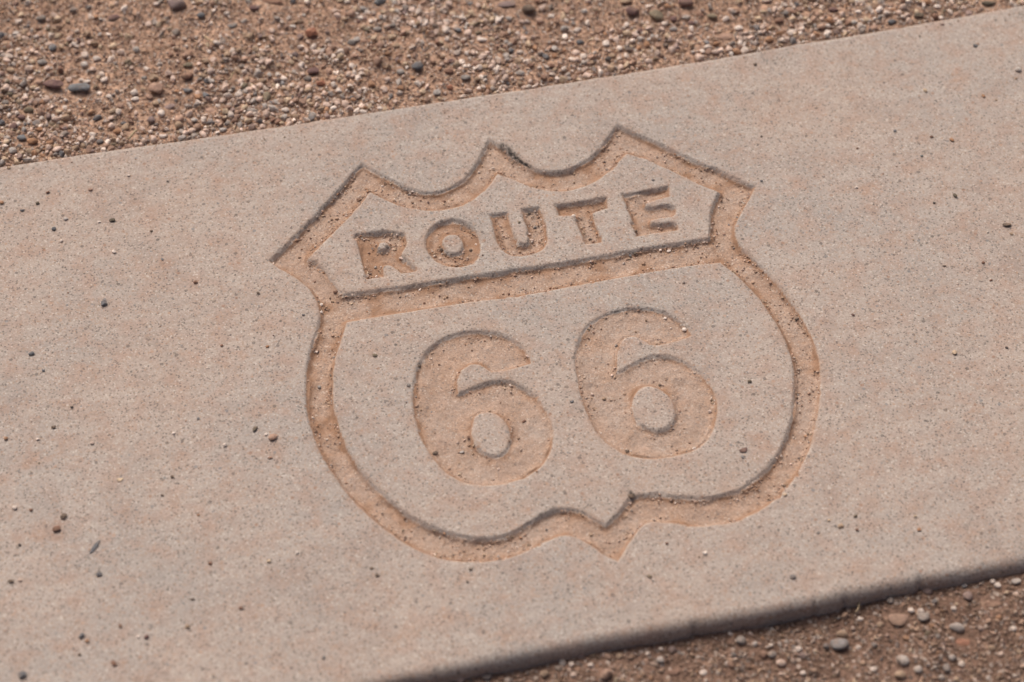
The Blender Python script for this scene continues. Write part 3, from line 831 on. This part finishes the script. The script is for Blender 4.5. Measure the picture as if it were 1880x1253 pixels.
# ------------------------------------------------------------------ loose pebbles lying on the concrete
PEBBLES = [
    (99, 421, 10, 9, 'slate', 'a', None), (191, 558, 15, 14, 'slate', 'a', 'dark triangular slate chip on the R side of the shield'), (206, 405, 14, 9, 'dark olive', 'r', None),
    (209, 463, 10, 9, 'white', 'a', None), (182, 408, 8, 6, 'white', 'a', None), (41, 387, 11, 6, 'slate', 'a', None), (69, 374, 9, 8, 'dark olive', 'r', None),
    (3, 373, 11, 10, 'orange brown', 'r', None), (121, 403, 12, 8, 'light grey', 'r', None), (88, 354, 9, 8, 'reddish brown', 'a', None), (278, 425, 7, 6, 'dark brown', 'r', None),
    (359, 519, 10, 8, 'reddish brown', 'a', None), (474, 539, 8, 6, 'dark brown', 'a', None), (298, 477, 7, 5, 'blue grey', 'a', None), (308, 334, 6, 5, 'black', 'r', None),
    (112, 443, 8, 7, 'white', 'r', None), (236, 323, 8, 6, 'white', 'r', None), (166, 349, 11, 7, 'pinkish brown', 'r', None), (16, 309, 9, 7, 'tan', 'r', None),
    (58, 650, 14, 9, 'slate', 'a', 'dark slate lump on the R side of the shield'), (557, 579, 7, 5, 'slate', 'a', None),
    (80, 681, 7, 6, 'slate', 'r', None), (132, 748, 7, 6, 'black', 'r', None), (99, 785, 10, 8, 'dark brown', 'a', None), (11, 806, 9, 8, 'orange brown', 'r', None),
    (69, 807, 8, 6, 'white', 'r', None), (468, 788, 9, 14, 'dark olive', 'r', 'upright dark olive pebble beside a pinkish-brown one on the concrete'),
    (501, 804, 20, 14, 'pinkish brown', 'r', 'largest pinkish-brown pebble lying on the concrete'), (488, 798, 7, 6, 'white', 'r', None), (413, 818, 10, 9, 'white', 'a', None),
    (319, 796, 7, 7, 'white', 'a', None), (496, 841, 10, 7, 'pinkish brown', 'a', None), (220, 881, 14, 8, 'cream', 'f', 'flat cream flake on the R side of the shield'), (316, 876, 8, 7, 'dark brown', 'r', None),
    (364, 769, 6, 5, 'slate', 'r', None), (27, 933, 11, 10, 'white', 'r', None), (57, 937, 8, 7, 'reddish brown', 'r', None), (117, 949, 12, 14, 'dark brown', 'a', None),
    (298, 910, 7, 5, 'dark brown', 'a', None), (169, 814, 9, 7, 'pale pink', 'a', None), (491, 637, 8, 6, 'orange brown', 'r', None), (407, 635, 7, 6, 'reddish brown', 'r', None),
    (104, 972, 17, 13, 'reddish brown', 'a', 'orange-streaked brown lump on the R side of the shield'), (182, 1055, 13, 9, 'slate', 'a', None), (20, 1068, 13, 8, 'dark brown', 'r', None),
    (36, 1001, 7, 6, 'black', 'r', None), (545, 1016, 8, 8, 'white', 'r', None), (386, 1035, 9, 7, 'reddish brown', 'r', None), (493, 1031, 9, 7, 'cream', 'r', None),
    (364, 946, 7, 4, 'orange brown', 'r', None), (354, 1101, 9, 5, 'dark brown', 'r', None), (442, 1117, 9, 7, 'reddish brown', 'r', None), (150, 1168, 13, 11, 'slate', 'a', None),
    (160, 1177, 9, 7, 'orange brown', 'r', None), (41, 1240, 18, 14, 'slate', 'a', 'largest dark slate lump lying on the concrete'), (269, 1170, 11, 9, 'maroon', 'r', None), (254, 1170, 8, 7, 'white', 'r', None),
    (209, 1219, 13, 10, 'reddish brown', 'a', None), (594, 1208, 7, 6, 'slate', 'r', None), (221, 1150, 8, 8, 'reddish brown', 'r', None), (344, 1151, 10, 8, 'tan', 'r', None),
    (146, 1202, 7, 7, 'dark brown', 'r', None), (37, 1066, 8, 7, 'pale pink', 'r', None),
    (1869, 129, 15, 14, 'light grey', 'r', 'round pale grey pebble on the E side of the shield'), (1790, 85, 11, 8, 'slate', 'a', None), (1698, 167, 11, 9, 'cream', 'r', None),
    (1805, 177, 8, 10, 'orange brown', 'r', None), (1829, 184, 6, 5, 'tan', 'r', None), (1386, 119, 9, 7, 'dark brown', 'r', None), (1398, 251, 6, 5, 'black', 'r', None),
    (1747, 258, 10, 10, 'orange brown', 'a', None), (1710, 252, 10, 6, 'reddish brown', 'r', None), (1574, 273, 7, 5, 'reddish brown', 'a', None), (1643, 241, 8, 6, 'slate', 'a', None),
    (1692, 287, 7, 5, 'teal', 'r', 'tiny teal pebble on the E side of the shield'), (1753, 360, 9, 11, 'dark olive', 'r', None), (1715, 373, 7, 6, 'black', 'a', None),
    (1848, 414, 20, 10, 'dark brown', 'r', 'elongated dark brown lump on the E side of the shield'), (1572, 345, 8, 6, 'white', 'a', None), (1730, 46, 10, 5, 'maroon', 'r', None),
    (1865, 145, 7, 6, 'tan', 'r', None), (1398, 333, 7, 5, 'slate', 'r', None), (1752, 648, 11, 11, 'cream', 'r', 'round cream pebble on the E side of the shield'),
    (1734, 489, 8, 4, 'dark brown', 'r', None), (1805, 483, 8, 7, 'reddish brown', 'r', None), (1848, 639, 7, 5, 'black', 'a', None), (1856, 430, 8, 6, 'tan', 'r', None),
    (1813, 427, 6, 5, 'white', 'r', None), (1566, 579, 7, 6, 'maroon', 'a', None), (1819, 515, 8, 5, 'reddish brown', 'r', None), (1463, 585, 10, 9, 'dark brown', 'r', None),
    (1455, 1060, 14, 9, 'slate', 'a', 'dark slate chip near the front edge of the slab'), (1543, 967, 13, 9, 'tan', 'a', None), (1570, 948, 8, 7, 'dark olive', 'r', None), (1573, 973, 7, 6, 'reddish brown', 'r', None),
    (1687, 973, 9, 7, 'orange brown', 'r', None), (1294, 1016, 11, 8, 'white', 'a', 'white angular pebble near the front edge of the slab'), (1441, 909, 9, 7, 'cream', 'r', None), (1502, 979, 7, 5, 'grey', 'r', None),
    (1680, 948, 6, 5, 'cream', 'r', None), (1522, 956, 7, 5, 'cream', 'r', None), (1365, 827, 19, 10, 'maroon', 'f', 'flat purple oval pebble beside the second numeral 6'),
    (1363, 840, 6, 7, 'blue grey', 'r', None), (1376, 701, 9, 7, 'dark olive', 'a', None), (1256, 606, 11, 10, 'white', 'r', 'white pebble inside the tip of the second numeral 6'),
    (1221, 585, 7, 6, 'white', 'r', None), (1303, 756, 8, 7, 'pale pink', 'r', None), (1274, 824, 8, 6, 'white', 'r', None), (1151, 829, 10, 7, 'dark brown', 'a', None),
    (1050, 738, 10, 5, 'slate', 'a', None), (1087, 725, 7, 6, 'pale pink', 'r', None), (1109, 733, 10, 8, 'tan', 'a', None), (1211, 708, 7, 6, 'dark brown', 'r', None),
    (799, 833, 13, 9, 'dark brown', 'a', None), (848, 831, 10, 6, 'light grey', 'r', None), (962, 774, 10, 7, 'reddish brown', 'r', None), (860, 804, 8, 6, 'reddish brown', 'r', None),
    (770, 672, 8, 6, 'dark brown', 'a', None), (750, 708, 8, 8, 'grey', 'a', None), (688, 653, 10, 7, 'olive', 'r', None), (968, 655, 8, 6, 'pale pink', 'r', None),
    (590, 560, 8, 9, 'white', 'a', None), (590, 574, 7, 7, 'white', 'a', None), (586, 711, 9, 7, 'grey', 'r', None), (659, 368, 14, 8, 'reddish brown', 'a', None),
    (616, 537, 11, 8, 'reddish brown', 'a', None), (736, 473, 9, 8, 'pale pink', 'r', None), (810, 459, 9, 8, 'dark brown', 'r', None), (864, 460, 8, 6, 'dark brown', 'a', None),
    (682, 1044, 7, 6, 'dark brown', 'r', None), (692, 1057, 9, 7, 'dark brown', 'r', None), (864, 1046, 8, 6, 'dark brown', 'r', None), (858, 1069, 6, 5, 'black', 'r', None),
    (1158, 912, 12, 10, 'dark brown', 'r', None), (1440, 893, 9, 6, 'dark brown', 'a', None), (1224, 998, 7, 5, 'reddish brown', 'r', None), (1192, 1059, 9, 7, 'olive', 'r', None),
    (1157, 466, 7, 5, 'blue grey', 'a', None), (1228, 462, 11, 7, 'white', 'r', 'white pebble on the crossbar below the letter E'), (1199, 331, 7, 5, 'slate', 'a', None),
    (886, 469, 5, 4, 'black', 'r', None), (953, 409, 6, 6, 'olive', 'r', None), (972, 393, 8, 6, 'black', 'r', None), (982, 418, 9, 7, 'grey', 'a', None), (1255, 520, 7, 5, 'slate', 'a', None),
    (1155, 476, 9, 5, 'tan', 'a', None), (1167, 426, 9, 7, 'dark brown', 'a', None), (1083, 440, 8, 5, 'dark brown', 'r', None), (1053, 397, 9, 6, 'white', 'a', None),
]


def zone(px, py):
    x, y = [float(v) for v in at(px, py)]
    j = int(round((x - xf[0]) / STEP)); i = int(round((y - yf[0]) / STEP))
    if 0 <= i < len(yf) and 0 <= j < len(xf):
        k = int(owner[i, j])
        if k:
            ch = fields[k - 1][0]
            if ch == 'ring': return "in the shield's sandy outline groove"
            if ch == '6': return 'inside the first numeral 6' if k == 7 else 'inside the second numeral 6'
            return 'inside the letter %s' % ch
        if d_a[i, j] < 0: return 'on the raised panel around the letters'
        if d_b[i, j] < 0: return 'on the raised panel around the numerals'
    c = .5 * (lo[0] + hi[0])
    if hi[1] - .03 > y > lo[1] + .03 or abs(x - c) > .22:
        return 'on bare concrete on the %s side of the shield' % ('R' if x < c else 'E')
    return 'on bare concrete between the shield and the front edge' if y < c else 'on bare concrete between the shield and the far gravel'


def psize(px): return 'small' if px >= 9 else 'tiny'


for (px, py, w, h, colr, shp, lab) in PEBBLES:
    o = place('pebble', px, py, w * .84, h * .88, colr, slab_z, shp if random.random() < .45 or lab else 'a', random.uniform(-25, 25), sink=.10, flat=.82)
    o['label'] = lab or '%s %s %s pebble %s' % (psize(w), colr, SHP[shp], zone(px, py))
    o['group'] = 'loose pebbles lying on the concrete'
o = place('pebble', 174, 1003, 8, 26, 'slate', slab_z, 'f', -32, sink=.06)
o['label'] = 'long narrow blue-grey slate sliver on the R side of the shield'; o['group'] = 'loose pebbles lying on the concrete'


# ------------------------------------------------------------------ dry stalks lying in the gravel
def straw(px, py, length, ang, lab, rad=.0009):
    z = 0.0
    for _ in range(4):
        x, y = [float(v) for v in at(px, py, z)]; z = gsurf(x, y) + .005
    r = np.random.default_rng(int(px))
    n, k = 7, 6
    V = []; F = []
    for i in range(n):
        t = i / (n - 1) - .5
        bx, by = t * length, .06 * length * math.sin(t * 5) + r.normal() * .0002
        rr = rad * (1.0 - .45 * abs(t)) * (1 + .15 * r.normal() * .5)
        for j in range(k):
            a = 2 * math.pi * j / k
            V.append((bx, by + rr * math.cos(a), rr * math.sin(a) + rad + t * .002))
    for i in range(n - 1):
        for j in range(k): F.append((i * k + j, i * k + (j + 1) % k, (i + 1) * k + (j + 1) % k, (i + 1) * k + j))
    F.append(tuple(range(k))[::-1]); F.append(tuple((n - 1) * k + j for j in range(k)))
    me = bpy.data.meshes.new('straw'); me.from_pydata(V, [], F); me.update()
    me.polygons.foreach_set('use_smooth', [True] * len(F)); me.materials.append(MAT_W)
    o = link('straw', me)
    o.rotation_euler = (0, 0, -YAW + math.radians(ang)); o.location = (x, y, gsurf(x, y) + .0042)
    o['category'] = 'straw'; o['label'] = lab; o['group'] = 'dry straws in the gravel'


straw(243, 248, .0125, 48, 'thick pale dry stalk beside the far slab edge', .0013)
straw(425, 140, .0095, 58, 'thin pale straw among the far pebbles')
straw(383, 73, .015, -58, 'pale dry stalk lying deeper in the far gravel', .0011)
EXC.extend((float(at(a, b, -.003)[0]), float(at(a, b, -.003)[1]), .004) for a, b in ((243, 248), (425, 140), (383, 73)))
straw(1577, 1110, .015, 62, 'thin tan straw in the soil in front of the slab', .0008)

# ------------------------------------------------------------------ fine gravel, grit and sand grains: too many to count
LIB = bpy.data.collections.new('gravel_shapes')
for i in range(10):
    ob = bpy.data.objects.new('gravel_shape_%02d' % i, stone_mesh('gravel_shape', 1 if i >= 5 else 2, 6 + (i % 5) * 2, .46, 300 + i, MAT_I))
    LIB.objects.link(ob)


def scatter_tree():
    ng = bpy.data.node_groups.new('scatter_stones', 'GeometryNodeTree')
    ng.interface.new_socket('Geometry', in_out='INPUT', socket_type='NodeSocketGeometry')
    ng.interface.new_socket('Geometry', in_out='OUTPUT', socket_type='NodeSocketGeometry')
    gi = ng.nodes.new('NodeGroupInput'); go = ng.nodes.new('NodeGroupOutput')
    io = ng.nodes.new('GeometryNodeInstanceOnPoints')
    ci = ng.nodes.new('GeometryNodeCollectionInfo')
    ci.inputs['Collection'].default_value = LIB
    ci.inputs['Separate Children'].default_value = True
    ci.inputs['Reset Children'].default_value = True

    def na(name, typ):
        nd = ng.nodes.new('GeometryNodeInputNamedAttribute'); nd.data_type = typ
        nd.inputs['Name'].default_value = name
        return nd.outputs['Attribute']
    er = ng.nodes.new('FunctionNodeEulerToRotation')
    L = ng.links.new
    L(gi.outputs[0], io.inputs['Points']); L(ci.outputs[0], io.inputs['Instance'])
    io.inputs['Pick Instance'].default_value = True
    L(na('shape', 'INT'), io.inputs['Instance Index'])
    L(na('spin', 'FLOAT_VECTOR'), er.inputs[0]); L(er.outputs[0], io.inputs['Rotation'])
    L(na('size', 'FLOAT_VECTOR'), io.inputs['Scale'])
    L(io.outputs[0], go.inputs[0])
    return ng


TREE = scatter_tree()


def scatter(name, label, pos, size, tint, parent=None):
    n = len(pos)
    me = bpy.data.meshes.new(name)
    me.vertices.add(n); me.vertices.foreach_set('co', pos.astype(np.float32).ravel())

    def add(nm, typ, key, arr):
        a = me.attributes.new(nm, typ, 'POINT'); a.data.foreach_set(key, arr.ravel())
    spin = np.stack([RNG.normal(0, .25, n), RNG.normal(0, .25, n), RNG.uniform(0, 6.28, n)], 1).astype(np.float32)
    asp = np.stack([np.ones(n), RNG.uniform(.55, .95, n), RNG.uniform(.45, .8, n)], 1)
    add('size', 'FLOAT_VECTOR', 'vector', (size[:, None] * asp).astype(np.float32))
    add('spin', 'FLOAT_VECTOR', 'vector', spin)
    add('shape', 'INT', 'value', RNG.integers(0, 10, n).astype(np.int32))
    rgba = np.concatenate([tint, np.ones((n, 1))], 1).astype(np.float32)
    add('tint', 'FLOAT_COLOR', 'color', rgba)
    me.materials.append(MAT_I); me.update()
    o = link(name, me, parent)
    md = o.modifiers.new('scatter', 'NODES'); md.node_group = TREE
    o['kind'] = 'stuff'; o['label'] = label
    return o


PALA = np.array([PAL[c] for c in GCOLS])


def tints(n, w, jit=.16, dust=.25):
    c = PALA[RNG.choice(len(GCOLS), n, p=w)] * RNG.normal(1, jit, (n, 1)).clip(.55, 1.4)
    d = RNG.uniform(0, dust * 2, (n, 1))
    return c * (1 - d) + np.array([[.40, .262, .185]]) * d


EX = np.array(EXC)


def clear(x, y, r, pad=.55):
    """drop points that would sit inside one of the single stones"""
    keep = np.ones(len(x), bool)
    for a, b, c in EX:
        near = (np.abs(x - a) < .02) & (np.abs(y - b) < .02)
        if near.any(): keep &= ~(near & (np.hypot(x - a, y - b) < c * 1.0 + r * (pad if c < .004 else .8)))
    return keep


def field(n, far, smin, smax, power, bare, w, lift, dust):
    x = RNG.uniform(-.95, .95, n)
    x = np.where(RNG.random(n) < .30, x, RNG.uniform(-.62, .62, n))
    depth = np.where(RNG.random(n) < .8, RNG.uniform(0, .42, n), RNG.uniform(.42, .9, n))
    s = smin * (smax / smin) ** (RNG.random(n) ** power)
    y = np.where(far, far_edge(x) + s * .45 + depth, front_edge(x) - .0099 - s * .5 - depth * .6)
    keep = RNG.random(n) < bare + (1 - bare) * sandy(x, y)
    keep &= clear(x, y, s)
    x, y, s = x[keep], y[keep], s[keep]
    z = ground_z(x, y) - s * lift + RNG.uniform(0, .0016, len(x)) * (lift < .2)
    return np.stack([x, y, z], 1), s, tints(len(x), w, dust=dust)


def thin(pos, s, t, cell, overlap=.8):
    """keep pebbles from piling into each other: larger first"""
    o = np.argsort(-s); gridd = {}; keep = []
    for i in o:
        x, y = pos[i, 0], pos[i, 1]; a, b = int(x // cell), int(y // cell); ok = True
        for u in (a - 1, a, a + 1):
            for v in (b - 1, b, b + 1):
                for j in gridd.get((u, v), ()):
                    if (pos[j, 0] - x) ** 2 + (pos[j, 1] - y) ** 2 < ((s[j] + s[i]) * .5 * overlap) ** 2: ok = False; break
                if not ok: break
            if not ok: break
        if ok:
            keep.append(i); gridd.setdefault((a, b), []).append(i)
    return pos[keep], s[keep], t[keep]


far_a = thin(*field(140000, True, .0017, .0090, 2.2, .16, GW_FAR, .14, .11), .0090, .60)
near_a = thin(*field(60000, False, .0018, .0060, 2.2, .35, GW_NEAR, .22, .5), .0060, .66)
scatter('far_gravel', 'pale pink and grey fine gravel spread beyond the slab', *far_a)
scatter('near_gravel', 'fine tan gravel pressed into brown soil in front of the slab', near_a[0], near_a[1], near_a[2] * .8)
GRIT_W = np.array([.14, .20, .10, .06, .16, .18, .05, .03, .07, .05, .01, .01, .01, .01]); GRIT_W /= GRIT_W.sum()
far_b = field(150000, True, .0009, .0028, 1.2, .85, GRIT_W, .15, .36)
near_b = field(70000, False, .0009, .0026, 1.3, .85, GRIT_W, .15, .5)
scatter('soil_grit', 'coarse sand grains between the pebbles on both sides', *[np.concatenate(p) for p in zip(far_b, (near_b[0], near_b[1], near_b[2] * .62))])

# grains that have collected in the engraving, thickest against its walls
n = 150000
i = RNG.integers(0, len(yf), n); j = RNG.integers(0, len(xf), n)
ins = inside[i, j]
clump = fbm(FX[i, j], FY[i, j], .02, 3, 33)
p = np.where(ins > .0015, .035 + .8 * np.exp(-np.clip(ins - .003, 0, 1) / .003) * smooth01((clump - .40) / .22), 0)
k = RNG.random(n) < p * np.where(owner[i, j] >= 6, .35, .8)
i, j = i[k], j[k]; n = len(i)
s = .0007 * (4.2 ** (RNG.random(n) ** 2.0))
pos = np.stack([FX[i, j] + RNG.uniform(-1, 1, n) * STEP * .5, FY[i, j] + RNG.uniform(-1, 1, n) * STEP * .5, H[i, j] - s * .12], 1)
scatter('sand_grains', 'loose orange sand grains lying in the engraving', pos, s, tints(n, GRIT_W, .2, .4))
# a little grit blown over the top of the slab
n = 4200
x = RNG.uniform(-.8, .8, n); y = RNG.uniform(float(YF0) - .05, float(YF1) + .05, n)
m_ = 700
y[:m_] = far_edge(x[:m_]) - RNG.random(m_) ** 2 * .03
keep = (y > front_edge(x) + .01) & (y < far_edge(x) - .004)
keep &= (RNG.random(n) < .25 + 1.6 * np.clip(fbm(x, y, .09, 3, 95) - .45, 0, 1) * 2) | (np.arange(n) < m_)
x, y = x[keep], y[keep]; n = len(x)
z = np.array([slab_z(a, b) for a, b in zip(x, y)])
s = .0006 * (3.2 ** (RNG.random(n) ** 2.4))
GW_S = np.array([.16, .08, .10, .03, .08, .08, .05, .03, .10, .12, .03, .05, .05, .04]); GW_S /= GW_S.sum()
scatter('slab_grit', 'fine grit blown across the top of the concrete', np.stack([x, y, z - s * .1], 1), s, tints(n, GW_S, .2, .15))
